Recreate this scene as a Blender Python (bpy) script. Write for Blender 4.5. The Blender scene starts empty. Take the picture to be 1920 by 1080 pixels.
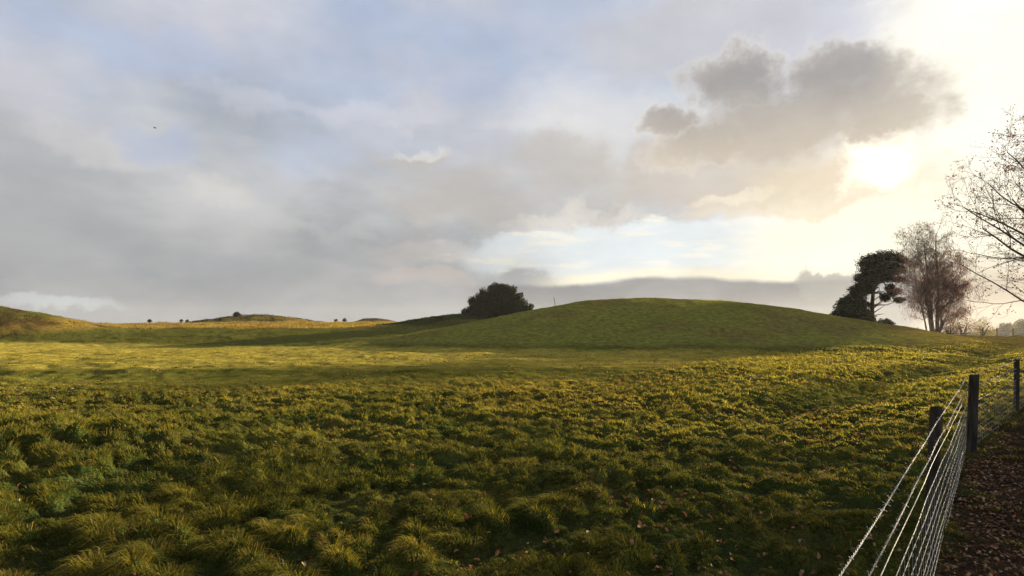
import bpy, math, random
import numpy as np
from mathutils import Vector

random.seed(7)
RNG = np.random.default_rng(11)
SC = bpy.context.scene
COL = SC.collection
R = math.radians
F = 1066.0           # focal length of the picture in its own pixels
EYE = 1.65
SUN_AZ, SUN_EL = 47.0, 9.5     # degrees; azimuth from +Y towards +X

# ------------------------------------------------------------------ noise
def _hash(ix, iy, seed):
    h = (ix.astype(np.int64) * 374761393 + iy.astype(np.int64) * 668265263 + seed * 1442695041) & 0x7fffffff
    h = ((h ^ (h >> 13)) * 1274126177) & 0x7fffffff
    h = ((h ^ (h >> 16)) * 668265263) & 0x7fffffff
    h = h ^ (h >> 15)
    return (h & 0xffffff) / float(0xffffff)

def vnoise(x, y, seed=0):
    ix = np.floor(x); iy = np.floor(y)
    fx = x - ix; fy = y - iy
    fx = fx * fx * fx * (fx * (fx * 6 - 15) + 10); fy = fy * fy * fy * (fy * (fy * 6 - 15) + 10)
    a = _hash(ix, iy, seed); b = _hash(ix + 1, iy, seed); c = _hash(ix, iy + 1, seed); d = _hash(ix + 1, iy + 1, seed)
    return (a * (1 - fx) + b * fx) * (1 - fy) + (c * (1 - fx) + d * fx) * fy     # 0..1

def fbm(x, y, seed=0, octv=4, gain=.5):
    s = 0; a = 1; t = 0
    for k in range(octv):
        cs, sn = math.cos(.6 * k), math.sin(.6 * k)
        s = s + a * vnoise((x * cs - y * sn) * 2 ** k + 17.3 * k, (x * sn + y * cs) * 2 ** k - 9.1 * k, seed + k)
        t += a; a *= gain
    return s / t

def sstep(a, b, x):
    t = np.clip((x - a) / (b - a), 0, 1)
    return t * t * (3 - 2 * t)

def mixc(a, b, t):
    t = np.asarray(t)[..., None]
    return np.asarray(a) * (1 - t) + np.asarray(b) * t

# ------------------------------------------------------------------ fence line (ground plan)
PA = np.array([5.83, 7.3]); FD1 = np.array([.6504, .7596])       # near stretch runs along FD1 up to post A
PC = np.array([9.36, 10.55]); FD2 = (PC - PA) / np.linalg.norm(PC - PA)

def right_of_fence(x, y):
    """signed distance to the right of the fence (positive on the littered side)"""
    d1 = (x - PA[0]) * FD1[1] - (y - PA[1]) * FD1[0]
    d2 = (x - PA[0]) * FD2[1] - (y - PA[1]) * FD2[0]
    t = (x - PA[0]) * FD1[0] + (y - PA[1]) * FD1[1]
    return np.where(t < 0, d1, d2)

# ------------------------------------------------------------------ terrain
#        cx     cy    Rx   Ry   h
MOUNDS = [
    (13.9, 56.0, 36.0, 23.0, 4.35),
    (-5.5, 90.0, 21.0, 15.0, 2.25),
    (-60.5, 136.0, 20.0, 15.0, 2.25),
    (-42.0, 172.0, 11.0, 10.0, 1.9),
    (-71.0, 72.0, 24.0, 14.0, 3.65),
]

def mound_h(i, x, y):
    cx, cy, rx, ry, h = MOUNDS[i]
    if i == 0: rx = np.where(x > cx, 33.8, rx)
    q = ((x - cx) / rx) ** 2 + ((y - cy) / ry) ** 2
    return h * np.clip(1 - q, 0, None) ** 2

def field_dip(x, y):
    """shallow line crossing the field from the fence side, blades shorter and less yellow"""
    d = (x - 7.7) * .696 - (y - 13.7) * .718 + (fbm(x / 6, y / 6, 401, 2) - .5) * 1.6
    return np.exp(-(d / (.55 + .012 * np.hypot(x, y))) ** 2) * sstep(8, 12, y) * (1 - sstep(44, 52, y)) * sstep(1, 5, x)

def macro(x, y):
    r = np.hypot(x, y)
    az = np.degrees(np.arctan2(x, y))
    w = sstep(8, 26, az)                                   # 0 left, 1 right
    left = 1.35 * sstep(56, 84, y) + .85 * sstep(84, 118, y) - 3.5 * sstep(170, 320, r)
    right = .35 * sstep(45, 72, r) - 6 * sstep(95, 230, r)
    z = left * (1 - w) + right * w
    z = z * sstep(-5, 40, y)
    cr = np.where(y < 20, np.exp(-((y - 20) / 3.6) ** 2), np.exp(-((y - 20) / 16.0) ** 2))
    z = z + .24 * cr * (1 - sstep(-2, 14, x))
    z = z - .45 * np.exp(-((y - 55) / 9.0) ** 2) * (1 - sstep(-6, 8, x)) * sstep(-70, -30, x)
    z = z + (fbm(x / 9.0, y / 9.0, 3, 3) - .5) * .22 * sstep(2, 12, r)
    for i in range(len(MOUNDS)):
        z = z + mound_h(i, x, y)
    z = z + .24 * (1 - sstep(-5.4, -2.6, x)) * sstep(2.6, 4.4, y) * (1 - sstep(7, 11, y))      # rough bank at the near left
    z = z - .26 * field_dip(x, y)
    return z

def tuss_layer(x, y, cell, seed, lo=.35, hi=.62):
    """domed tufts, one per cell, with hollows between them"""
    gx = x / cell; gy = y / cell
    ix = np.floor(gx); iy = np.floor(gy)
    best = np.zeros_like(gx)
    for dx in (-1, 0, 1):
        for dy in (-1, 0, 1):
            cx = ix + dx; cy = iy + dy
            px = cx + .15 + .7 * _hash(cx, cy, seed); py = cy + .15 + .7 * _hash(cx, cy, seed + 1)
            rr = lo + (hi - lo) * _hash(cx, cy, seed + 2)
            hh = _hash(cx, cy, seed + 3)
            ex = 1.0 + .7 * (_hash(cx, cy, seed + 4) - .3)
            d2 = (((gx - px) / ex) ** 2 + ((gy - py)) ** 2) / (rr * rr)
            best = np.maximum(best, np.where(hh > .2, (.25 + .75 * hh) * np.clip(1 - d2, 0, None) ** .8, 0))
    return best

def rough_zone(x, y):
    """1 where the field is tussocky, 0 where it is mown smooth"""
    r = np.hypot(x, y)
    lim = 14.0 + 22 * sstep(-2, 20, x) + 26 * sstep(18, 44, x)
    e = (fbm(x / 5, y / 5, 21, 2) - .5) * 6
    m1 = mound_h(0, x, y)
    return (1 - sstep(lim - 3, lim + 4, y + e)) * (1 - sstep(.1, .5, m1))

def litter_zone(x, y):
    d = right_of_fence(x, y)
    return sstep(-.25, .25, d + (fbm(x * 1.3, y * 1.3, 31, 2) - .5) * .5)

def tussocks(x, y):
    wx = x + (fbm(x * 1.2, y * 1.2, 41, 2) - .5) * .5
    wy = y + (fbm(x * 1.2, y * 1.2, 47, 2) - .5) * .5
    a = tuss_layer(wx, wy, .31, 51)
    b = tuss_layer(wx + 3.3, wy * 1.15, .165, 61)
    big = sstep(.35, .7, fbm(x / 2.2, y / 2.2, 71, 2))
    return a * (.58 + .42 * big), b

def micro(x, y):
    r = np.hypot(x, y)
    a, b = tussocks(x, y)
    rz = rough_zone(x, y); lz = litter_zone(x, y)
    left = 1 + .75 * (1 - sstep(-4.5, -1.5, x)) * (1 - sstep(6, 11, y))
    h = (a * .145 * left + b * .055) * rz * (1 - .88 * lz)
    h = h + (fbm(x * 1.1, y * 1.1, 81, 3) - .5) * (.05 * rz + .05) * (1 - .4 * lz)
    far = sstep(13, 24, r)
    h = h + far * ((fbm(x * 2.2, y * 2.2, 91, 3) - .5) * .09 + (fbm(x * .45, y * .6, 93, 3) - .5) * .22)
    h = h + sstep(80, 110, r) * (fbm(x * .5, y * .5, 95, 3) - .5) * .5
    return h

def height(x, y):
    return macro(x, y) + micro(x, y)

def hz(x, y):
    return float(height(np.array([float(x)]), np.array([float(y)]))[0])

# ------------------------------------------------------------------ ground colours (turf tones, with some sun and shade painted in)
DARKG = np.array([.052, .074, .017]); MIDG = np.array([.104, .105, .022]); YELG = np.array([.200, .176, .028])
GOLD = np.array([.29, .20, .042]); STRAW = np.array([.33, .25, .09]); SOIL = np.array([.030, .021, .014])
BRACK = np.array([.085, .050, .022]); HEATH = np.array([.032, .040, .016])

def ground_col(x, y):
    n1 = fbm(x / 7, y / 4, 101, 3); n2 = fbm(x / 1.3, y / .9, 111, 3); n3 = fbm(x / 22, y / 10, 121, 2)
    c = mixc(DARKG, MIDG, sstep(.3, .65, n2))
    rz = rough_zone(x, y)
    c = mixc(c, YELG * .75, sstep(.42, .68, n1) * .55)
    m = [mound_h(i, x, y) for i in range(5)]
    az = np.degrees(np.arctan2(x, y))
    leftish = 1 - sstep(8, 24, x)
    wob = (n3 - .5) * 6
    # mown grass: sunlit sweep between two shade strips, painted into the turf colour
    wob = (n3 - .5) * 8 + (n1 - .5) * 3
    band = sstep(17, 21, y + wob * .6 - .12 * np.clip(x + 20, 0, 40)) * (1 - sstep(57, 62, y + wob * .5 + .1 * x + 4)) * leftish * (1 - sstep(.05, .3, m[0]))
    c = mixc(c, GOLD * .62 + YELG * 1.0, band * (.7 + .3 * sstep(.3, .7, n2)))
    shade_near = sstep(12, 14, y + wob * .5) * (1 - sstep(17, 20, y + wob * .6)) * leftish
    c = mixc(c, MIDG * .6 + YELG * .7, shade_near * .8)
    shade_far = sstep(57, 61, y + .05 * x) * (1 - sstep(80, 84, y)) * (1 - sstep(5, 30, az))
    c = mixc(c, mixc(MIDG * .85, YELG * .6, .25 + .3 * n2), shade_far * .8)
    # tall dry grass on the plateau
    dry = sstep(80, 85, y) * (1 - sstep(8, 22, az))
    c = mixc(c, STRAW * .8 + GOLD * .3, dry * (.75 + .25 * n2))
    # right: yellow tussocks
    rt = sstep(4, 16, x) * (1 - sstep(.05, .4, m[0]))
    c = mixc(c, YELG * 1.05, rt * sstep(.33, .6, n1) * .8)
    rfar = sstep(20, 34, az) * sstep(38, 60, np.hypot(x, y))
    c = mixc(c, GOLD * .55 + BRACK * .3, rfar * .8)
    # big mound: short turf with browner patches
    t0 = sstep(.1, .6, m[0])
    mc = mixc(MIDG * 1.45 + YELG * .25, np.array([.18, .14, .042]), sstep(.45, .7, fbm(x / 4, y / 3, 131, 3)) * .8)
    mc = mixc(mc, GOLD * .75, sstep(22, 36, x) * .8)  # right flank yellowed: sunlight painted into the mound's turf colour
    c = mixc(c, mc, t0 * .9)
    t1 = sstep(.15, .7, m[1]); c = mixc(c, mixc(HEATH * .8, MIDG * .5, n2), t1 * (1 - .5 * sstep(-14, -2, x - .0 * y) * (y < 83)))  # second mound's dark tone stands for shade on its slope
    t2 = sstep(.3, .9, m[2]); c = mixc(c, mixc(GOLD * .7, HEATH * 1.2, sstep(.42, .6, n2)), t2)
    t3 = sstep(.3, .9, m[3]); c = mixc(c, BRACK * .9, t3)
    t4 = sstep(.3, .9, m[4]); c = mixc(c, mixc(mixc(GOLD * .75, MIDG * .8, sstep(1.3, 2.4, m[4])), BRACK * .7, sstep(.5, .7, fbm(x / 3, y / 3, 141, 3) + .15 * sstep(2.2, 4, m[4])) * .8), t4)
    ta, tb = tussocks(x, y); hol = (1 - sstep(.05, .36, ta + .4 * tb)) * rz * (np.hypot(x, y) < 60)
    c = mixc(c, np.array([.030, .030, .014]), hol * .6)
    # leaf mould along the fence
    lz = litter_zone(x, y)
    c = mixc(c, mixc(SOIL, SOIL * 2.0 + BRACK * .25, n2), lz * (1 - .35 * sstep(.55, .7, n1)))
    far = sstep(150, 260, np.hypot(x, y))
    c = mixc(c, np.array([.10, .10, .035]), far)
    return c

# ------------------------------------------------------------------ object helpers
def tag(o, label=None, cat=None, group=None, kind=None):
    if label: o['label'] = label
    if cat: o['category'] = cat
    if group: o['group'] = group
    if kind: o['kind'] = kind
    return o

def empty(name, loc, rz=0.0):
    o = bpy.data.objects.new(name, None); COL.objects.link(o)
    o.location = loc; o.rotation_euler = (0, 0, rz); o.empty_display_size = .2
    return o

def mesh_obj(name, verts, faces_flat, sizes, mat, parent=None, colors=None, smooth=False, loc=None):
    """fast mesh from numpy arrays; faces_flat: flat indices, sizes: loop count per face"""
    me = bpy.data.meshes.new(name)
    verts = np.ascontiguousarray(verts, dtype=np.float32)
    nv = len(verts); nl = len(faces_flat); nf = len(sizes)
    me.vertices.add(nv); me.vertices.foreach_set('co', verts.ravel())
    me.loops.add(nl); me.loops.foreach_set('vertex_index', np.ascontiguousarray(faces_flat, dtype=np.int32))
    me.polygons.add(nf)
    starts = np.zeros(nf, dtype=np.int32); starts[1:] = np.cumsum(sizes)[:-1]
    me.polygons.foreach_set('loop_start', starts)
    me.polygons.foreach_set('loop_total', np.ascontiguousarray(sizes, dtype=np.int32))
    me.polygons.foreach_set('use_smooth', np.full(nf, bool(smooth)))
    if colors is not None:
        at = me.color_attributes.new('Col', 'FLOAT_COLOR', 'POINT')
        c4 = np.ones((nv, 4), dtype=np.float32); c4[:, :3] = colors
        at.data.foreach_set('color', c4.ravel())
    me.update(calc_edges=True)
    me.materials.append(mat)
    o = bpy.data.objects.new(name, me); COL.objects.link(o)
    if parent: o.parent = parent
    if loc is not None: o.location = loc
    return o

class Geo:
    """collects polygons as python lists"""
    def __init__(s): s.v = []; s.f = []; s.n = []; s.c = []
    def add(s, verts, faces, col=None):
        b = len(s.v); s.v.extend(verts)
        if col is not None: s.c.extend([col] * len(verts))
        for f in faces:
            s.f.extend([b + i for i in f]); s.n.append(len(f))
    def tube(s, pts, rad, sides=5, cap=True, col=None):
        n = len(pts); P = [Vector(p) for p in pts]
        ref = Vector((0, 0, 1))
        d0 = (P[-1] - P[0])
        if d0.length > 0 and abs(d0.normalized().z) > .9: ref = Vector((1, 0, 0))
        vs = []
        for i in range(n):
            d = (P[min(i + 1, n - 1)] - P[max(i - 1, 0)])
            if d.length < 1e-9: d = Vector((0, 0, 1))
            d.normalize(); u = d.cross(ref)
            if u.length < 1e-4: u = d.cross(Vector((0, 1, 0)))
            u.normalize(); w = d.cross(u)
            r = rad[i] if hasattr(rad, '__len__') else rad
            for k in range(sides):
                a = 2 * math.pi * k / sides
                q = P[i] + u * (r * math.cos(a)) + w * (r * math.sin(a)); vs.append((q.x, q.y, q.z))
        fs = []
        for i in range(n - 1):
            for k in range(sides):
                k2 = (k + 1) % sides
                fs.append((i * sides + k, i * sides + k2, (i + 1) * sides + k2, (i + 1) * sides + k))
        if cap:
            fs.append(tuple(range(sides))[::-1]); fs.append(tuple((n - 1) * sides + k for k in range(sides)))
        s.add(vs, fs, col)
    def build(s, name, mat, parent=None, smooth=True):
        return mesh_obj(name, np.array(s.v), np.array(s.f), np.array(s.n), mat, parent,
                        np.array(s.c) if s.c else None, smooth)

# ------------------------------------------------------------------ materials
def new_mat(name):
    m = bpy.data.materials.new(name); m.use_nodes = True
    nt = m.node_tree; nt.nodes.clear()
    out = nt.nodes.new('ShaderNodeOutputMaterial')
    return m, nt, out

def principled(nt, base=None, rough=.9, spec=.2, metal=0.0):
    b = nt.nodes.new('ShaderNodeBsdfPrincipled')
    if base is not None and not hasattr(base, 'links'): b.inputs['Base Color'].default_value = (*base, 1)
    b.inputs['Roughness'].default_value = rough; b.inputs['Specular IOR Level'].default_value = spec
    b.inputs['Metallic'].default_value = metal
    return b

def noise_node(nt, scale, detail=3, rough=.55, vec=None):
    n = nt.nodes.new('ShaderNodeTexNoise'); n.inputs['Scale'].default_value = scale
    n.inputs['Detail'].default_value = detail; n.inputs['Roughness'].default_value = rough
    if vec is not None: nt.links.new(vec, n.inputs['Vector'])
    return n

def mat_ground():
    m, nt, out = new_mat('turf_material'); L = nt.links
    tc = nt.nodes.new('ShaderNodeTexCoord')
    att = nt.nodes.new('ShaderNodeAttribute'); att.attribute_name = 'Col'
    n1 = noise_node(nt, 2.5, 5, .65, tc.outputs['Object']); n2 = noise_node(nt, 28, 3, .6, tc.outputs['Object'])
    mr = nt.nodes.new('ShaderNodeMapRange'); mr.inputs[1].default_value = .3; mr.inputs[2].default_value = .7
    mr.inputs[3].default_value = .55; mr.inputs[4].default_value = 1.5
    L.new(n1.outputs['Fac'], mr.inputs[0])
    mr2 = nt.nodes.new('ShaderNodeMapRange'); mr2.inputs[1].default_value = .3; mr2.inputs[2].default_value = .7
    mr2.inputs[3].default_value = .7; mr2.inputs[4].default_value = 1.35
    L.new(n2.outputs['Fac'], mr2.inputs[0])
    mu = nt.nodes.new('ShaderNodeMath'); mu.operation = 'MULTIPLY'
    L.new(mr.outputs[0], mu.inputs[0]); L.new(mr2.outputs[0], mu.inputs[1])
    vm = nt.nodes.new('ShaderNodeVectorMath'); vm.operation = 'SCALE'
    L.new(att.outputs['Color'], vm.inputs[0]); L.new(mu.outputs[0], vm.inputs['Scale'])
    b = nt.nodes.new('ShaderNodeBsdfDiffuse'); b.inputs['Roughness'].default_value = .6
    L.new(vm.outputs[0], b.inputs['Color'])
    n3 = noise_node(nt, 7, 6, .75, tc.outputs['Object'])
    bp = nt.nodes.new('ShaderNodeBump'); bp.inputs['Strength'].default_value = 1.0; bp.inputs['Distance'].default_value = .16
    L.new(n3.outputs['Fac'], bp.inputs['Height']); L.new(bp.outputs[0], b.inputs['Normal'])
    L.new(b.outputs[0], out.inputs[0]); m.displacement_method = 'BUMP'
    return m

def mat_leafy(name, trans=.4, tint=(1, 1, 1), rough=.7, spec=.15, ttint=(1.15, 1.05, .5)):
    """thin plant matter coloured by vertex attribute; light passes through"""
    m, nt, out = new_mat(name); L = nt.links
    att = nt.nodes.new('ShaderNodeAttribute'); att.attribute_name = 'Col'
    vm = nt.nodes.new('ShaderNodeVectorMath'); vm.operation = 'MULTIPLY'; vm.inputs[1].default_value = tint
    L.new(att.outputs['Color'], vm.inputs[0])
    b = principled(nt, None, rough, spec); L.new(vm.outputs[0], b.inputs['Base Color'])
    tr = nt.nodes.new('ShaderNodeBsdfTranslucent')
    vt = nt.nodes.new('ShaderNodeVectorMath'); vt.operation = 'MULTIPLY'; vt.inputs[1].default_value = ttint
    L.new(vm.outputs[0], vt.inputs[0]); L.new(vt.outputs[0], tr.inputs['Color'])
    mx = nt.nodes.new('ShaderNodeMixShader'); mx.inputs[0].default_value = trans
    L.new(b.outputs[0], mx.inputs[1]); L.new(tr.outputs[0], mx.inputs[2]); L.new(mx.outputs[0], out.inputs[0])
    return m

def mat_bark(name, c1, c2, scale=6, bump=.02, stretch=(1, 1, .25)):
    m, nt, out = new_mat(name); L = nt.links
    tc = nt.nodes.new('ShaderNodeTexCoord'); mp = nt.nodes.new('ShaderNodeMapping')
    mp.inputs['Scale'].default_value = stretch; L.new(tc.outputs['Object'], mp.inputs[0])
    n = noise_node(nt, scale, 5, .65, mp.outputs[0])
    cr = nt.nodes.new('ShaderNodeValToRGB'); cr.color_ramp.elements[0].position = .35; cr.color_ramp.elements[1].position = .68
    cr.color_ramp.elements[0].color = (*c1, 1); cr.color_ramp.elements[1].color = (*c2, 1)
    L.new(n.outputs['Fac'], cr.inputs[0])
    b = principled(nt, None, .9, .15); L.new(cr.outputs[0], b.inputs['Base Color'])
    bp = nt.nodes.new('ShaderNodeBump'); bp.inputs['Distance'].default_value = bump; bp.inputs['Strength'].default_value = .8
    L.new(n.outputs['Fac'], bp.inputs['Height']); L.new(bp.outputs[0], b.inputs['Normal'])
    L.new(b.outputs[0], out.inputs[0])
    return m

def mat_wire():
    m, nt, out = new_mat('galvanised_wire'); L = nt.links
    tc = nt.nodes.new('ShaderNodeTexCoord'); n = noise_node(nt, 30, 3, .6, tc.outputs['Object'])
    cr = nt.nodes.new('ShaderNodeValToRGB'); cr.color_ramp.elements[0].position = .35; cr.color_ramp.elements[1].position = .65
    cr.color_ramp.elements[0].color = (.13, .115, .09, 1); cr.color_ramp.elements[1].color = (.50, .46, .38, 1)
    L.new(n.outputs['Fac'], cr.inputs[0])
    b = principled(nt, None, .6, .35, .25); L.new(cr.outputs[0], b.inputs['Base Color']); L.new(b.outputs[0], out.inputs[0])
    return m

M_GROUND = mat_ground()
M_GRASS = mat_leafy('grass_blade', .42, rough=.9, spec=.03, ttint=(1.5, 1.35, .5))
M_LITTER = mat_leafy('dead_leaf', .12, rough=.8, spec=.05, ttint=(1.1, .9, .6))
M_OAKLEAF = mat_leafy('oak_leaf', .5, ttint=(1.4, 1.0, .5))
M_NEEDLE = mat_leafy('pine_needle', .08, rough=.9, spec=.03)
M_BUSHLEAF = mat_leafy('evergreen_leaf', .1, rough=.85, spec=.06)
M_FROND = mat_leafy('bracken_frond', .12, spec=0.0)
M_TWIG = mat_leafy('birch_twig', .25, ttint=(1.2, 1, .8))
M_HAZETREE = mat_leafy('far_leaf', .3)
M_OAKBARK = mat_bark('oak_bark', (.040, .024, .015), (.11, .068, .042), 9)
M_PINEBARK = mat_bark('pine_bark', (.020, .014, .010), (.10, .055, .030), 5)
M_BIRCHBARK = mat_bark('birch_bark', (.05, .035, .03), (.30, .26, .24), 3, .01, (1, 1, .6))
M_POST = mat_bark('weathered_post', (.016, .013, .010), (.070, .058, .044), 22, .004, (1, 1, .12))
M_WIRE = mat_wire()

# ------------------------------------------------------------------ terrain mesh (one polar sheet, split only into ground and mounds)
def build_terrain():
    fine = np.radians(np.arange(-50, 50.001, .16))
    coarse = np.radians(np.linspace(50, 310, 132)[1:-1])
    ang = np.concatenate([fine, coarse]); na = len(ang)
    rr = [.25]
    while rr[-1] < 900:
        r = rr[-1]
        rr.append(r * (1.0078 if r < 130 else 1.03) + (.02 if r < 1.2 else 0))
    rr = np.array(rr); nr = len(rr)
    A, Rr = np.meshgrid(ang, rr)
    X = Rr * np.sin(A); Y = Rr * np.cos(A)
    Z = height(X.ravel(), Y.ravel()).reshape(X.shape)
    V = np.stack([X, Y, Z], -1).reshape(-1, 3)
    c0 = np.array([[0, 0, hz(0, 0)]])
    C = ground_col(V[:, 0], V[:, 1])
    a0 = np.arange(na); a1 = (a0 + 1) % na
    idx = np.arange(nr - 1)[:, None] * na
    Q = np.stack([idx + a0, idx + na + a0, idx + na + a1, idx + a1], -1).reshape(-1, 4)[:, ::-1]
    cen = V[Q].mean(1)
    own = np.full(len(Q), -1)
    for i in range(5):
        own[mound_h(i, cen[:, 0], cen[:, 1]) > .14] = i
    def sub(mask, name, extra=None):
        q = Q[mask]
        used, inv = np.unique(q.ravel(), return_inverse=True)
        v = V[used]; c = C[used]; flat = inv; sz = np.full(len(q), 4)
        if extra is not None:                       # close the small hole under the camera
            ring = np.nonzero(np.isin(used, a0))[0]
            ctr = len(v); v = np.vstack([v, c0]); c = np.vstack([c, c[:1]])
            tri = np.stack([ring, np.full(len(ring), ctr), np.roll(ring, -1)], -1)[:, ::-1]
            flat = np.concatenate([flat, tri.ravel()]); sz = np.concatenate([sz, np.full(len(tri), 3)])
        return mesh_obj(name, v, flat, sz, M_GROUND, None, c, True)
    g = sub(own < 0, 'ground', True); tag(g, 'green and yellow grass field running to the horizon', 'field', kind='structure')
    names = ['large rounded turf mound filling the middle of the skyline',
             'dark green low mound behind the left shoulder of the large mound',
             'scrubby golden mound on the skyline with a little pine on it',
             'distant flat brown mound just left of the dark green mound',
             'grassy mound with brown bracken at the left edge of the field']
    for i in range(5):
        o = sub(own == i, 'mound'); tag(o, names[i], 'burial mound', kind='structure')
build_terrain()

# ------------------------------------------------------------------ grass blades
def blades(name, X, Y, length, width, ldir, lean, col, mat, label, zoff=None, tipc=1.35):
    """one curved blade per point: base pair, middle pair, tip"""
    n = len(X)
    Z = height(X, Y) - .01
    if zoff is not None: Z = Z + zoff
    ux, uy = np.cos(ldir), np.sin(ldir)                 # direction it leans to
    fa = RNG.uniform(0, math.pi, n)                     # facing of its flat side
    wx, wy = np.cos(fa), np.sin(fa)
    s1 = lean * .32; h1 = .58 * np.sqrt(np.clip(1 - (lean * .5) ** 2, .1, 1))
    s2 = lean * 1.0; h2 = h1 + .42 * np.clip(1 - lean * 1.25, -.75, 1)
    B = np.stack([X, Y, Z], -1)
    def pt(s, h): return B + np.stack([ux * s * length, uy * s * length, h * length], -1)
    W = np.stack([wx * width / 2, wy * width / 2, np.zeros(n)], -1)
    M = pt(s1, h1); T = pt(s2, h2)
    V = np.stack([B - W, B + W, M + W * .8, M - W * .8, T], 1).reshape(-1, 3)
    i = np.arange(n)[:, None] * 5
    q = i + np.array([0, 1, 2, 3]); t = i + np.array([3, 2, 4])
    flat = np.concatenate([q, t], 1).ravel(); sz = np.tile([4, 3], n)
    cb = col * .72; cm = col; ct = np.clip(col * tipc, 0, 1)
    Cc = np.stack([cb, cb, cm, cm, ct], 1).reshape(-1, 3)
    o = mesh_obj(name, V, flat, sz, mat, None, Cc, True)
    return tag(o, label, 'grass', kind='stuff')

def polar_pts(n, r0, r1, power, a0=-49, a1=49):
    """points with areal density ~ r**-power"""
    u = RNG.random(n); k = 2 - power
    if abs(k) < 1e-6: r = r0 * (r1 / r0) ** u
    else: r = (r0 ** k + u * (r1 ** k - r0 ** k)) ** (1 / k)
    a = np.radians(RNG.uniform(a0, a1, n))
    return r * np.sin(a), r * np.cos(a), r

def field_grass():
    parts = []
    x1, y1, r1 = polar_pts(330000, 1.3, 6, .8)
    x2, y2, r2 = polar_pts(700000, 6, 62, 1.8)
    X = np.concatenate([x1, x2]); Y = np.concatenate([y1, y2]); r = np.concatenate([r1, r2])
    rz = rough_zone(X, Y); lz = litter_zone(X, Y)
    pn = fbm(X * 1.4, Y * 1.4, 151, 2)
    keep = RNG.random(len(X)) < rz * (1 - lz * np.where(pn > .55, .55, .985)) * 1.0
    mh = mound_h(0, X, Y)
    keep |= (RNG.random(len(X)) < .22 * (1 - lz)) & (mh < .3)
    keep |= (mh >= .3) & (fbm(X / 1.6, Y / 1.2, 193, 2) > .5)
    X, Y, r, lz = X[keep], Y[keep], r[keep], lz[keep]
    a, b = tussocks(X, Y)
    kk = RNG.random(len(X)) < .22 + .9 * sstep(.04, .34, a + .4 * b)
    X, Y, r, lz, a, b = X[kk], Y[kk], r[kk], lz[kk], a[kk], b[kk]; n = len(X)
    e = .05
    ax, _ = tussocks(X + e, Y); ay, _ = tussocks(X, Y + e)
    gx, gy = -(ax - a) / e, -(ay - a) / e
    flow = fbm(X / 1.6, Y / 1.6, 161, 2) * 2.6 + 2.0          # combed direction, mostly to the left and towards the camera
    ux = gx * .55 + np.cos(flow) * 1.5 + RNG.normal(0, .3, n); uy = gy * .55 + np.sin(flow) * 1.5 + RNG.normal(0, .3, n)
    ldir = np.arctan2(uy, ux)
    tall = sstep(.1, .6, a)
    L = (.024 + .056 * tall + .024 * b) * RNG.uniform(.5, 1.4, n) * (1 + .012 * np.clip(r - 5, 0, 40))
    left = (1 - sstep(-3.5, -1, X)) * (1 - sstep(5, 9, Y))
    lj = .12 * left; tk = field_dip(X, Y)
    L = L * (1 - .45 * tk)
    L = L * (1 + .55 * left) * (.55 + .45 * rough_zone(X, Y))
    W = (.0028 + .0030 * RNG.random(n)) * np.clip(r / 4.2, .8, 16) ** .85
    lean = np.clip(RNG.normal(.76 + .3 * tall + lj, .17, n), .05, 1.4)
    n1 = fbm(X / 2.4, Y / 1.8, 171, 3); n2 = fbm(X / .5, Y / .5, 181, 2); nm = fbm(X / 7, Y / 4, 101, 3)
    yel = .06 + .62 * sstep(.42, .68, n1) + .38 * sstep(.4, .95, tall) * sstep(.35, .65, n2)
    yel = yel + .22 * sstep(4, 14, X) * sstep(7, 18, Y) + RNG.normal(0, .14, n) - .30 * (1 - sstep(4.5, 11, r)) * (1 - .5 * sstep(.45, .65, fbm(X / .9, Y / .9, 187, 2)))
    yel = yel + .3 * sstep(10, 20, r) * sstep(.35, .6, nm)
    C = mixc(DARKG * .78, MIDG * 1.0, np.clip(RNG.normal(.35 + .3 * tall, .3, n), 0, 1))
    yel = yel + .14 * sstep(9, 14, r) - .9 * tk
    C = mixc(C, YELG * 1.15 * (1 + .35 * sstep(8, 14, r))[:, None], np.clip(yel, 0, 1))  # beyond the foreground, blades brightened for the sun on them
    gb = sstep(9, 13, Y) * (1 - sstep(2, 8, X)) * sstep(.4, .62, nm + .1)
    C = mixc(C, np.array([.20, .13, .035]), gb * .45)
    C = mixc(C, np.array([.13, .085, .035]), .24 * sstep(.48, .68, fbm(X / 1.1, Y / .8, 197, 3)))
    dry = (RNG.random(n) < .06 + .14 * sstep(.5, .7, n1) + .1 * gb)
    C = np.where(dry[:, None], STRAW * RNG.uniform(.6, 1.1, n)[:, None], C)
    C = C * (RNG.uniform(.72, 1.15, n) * (.78 + .22 * sstep(5, 12, r)))[:, None]  # nearer blades darkened, the foreground's tree shade put into their colour
    lm = lz > .5
    L = np.where(lm, np.minimum(L, .09), L)
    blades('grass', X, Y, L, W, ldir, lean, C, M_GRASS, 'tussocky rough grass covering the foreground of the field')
field_grass()

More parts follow.
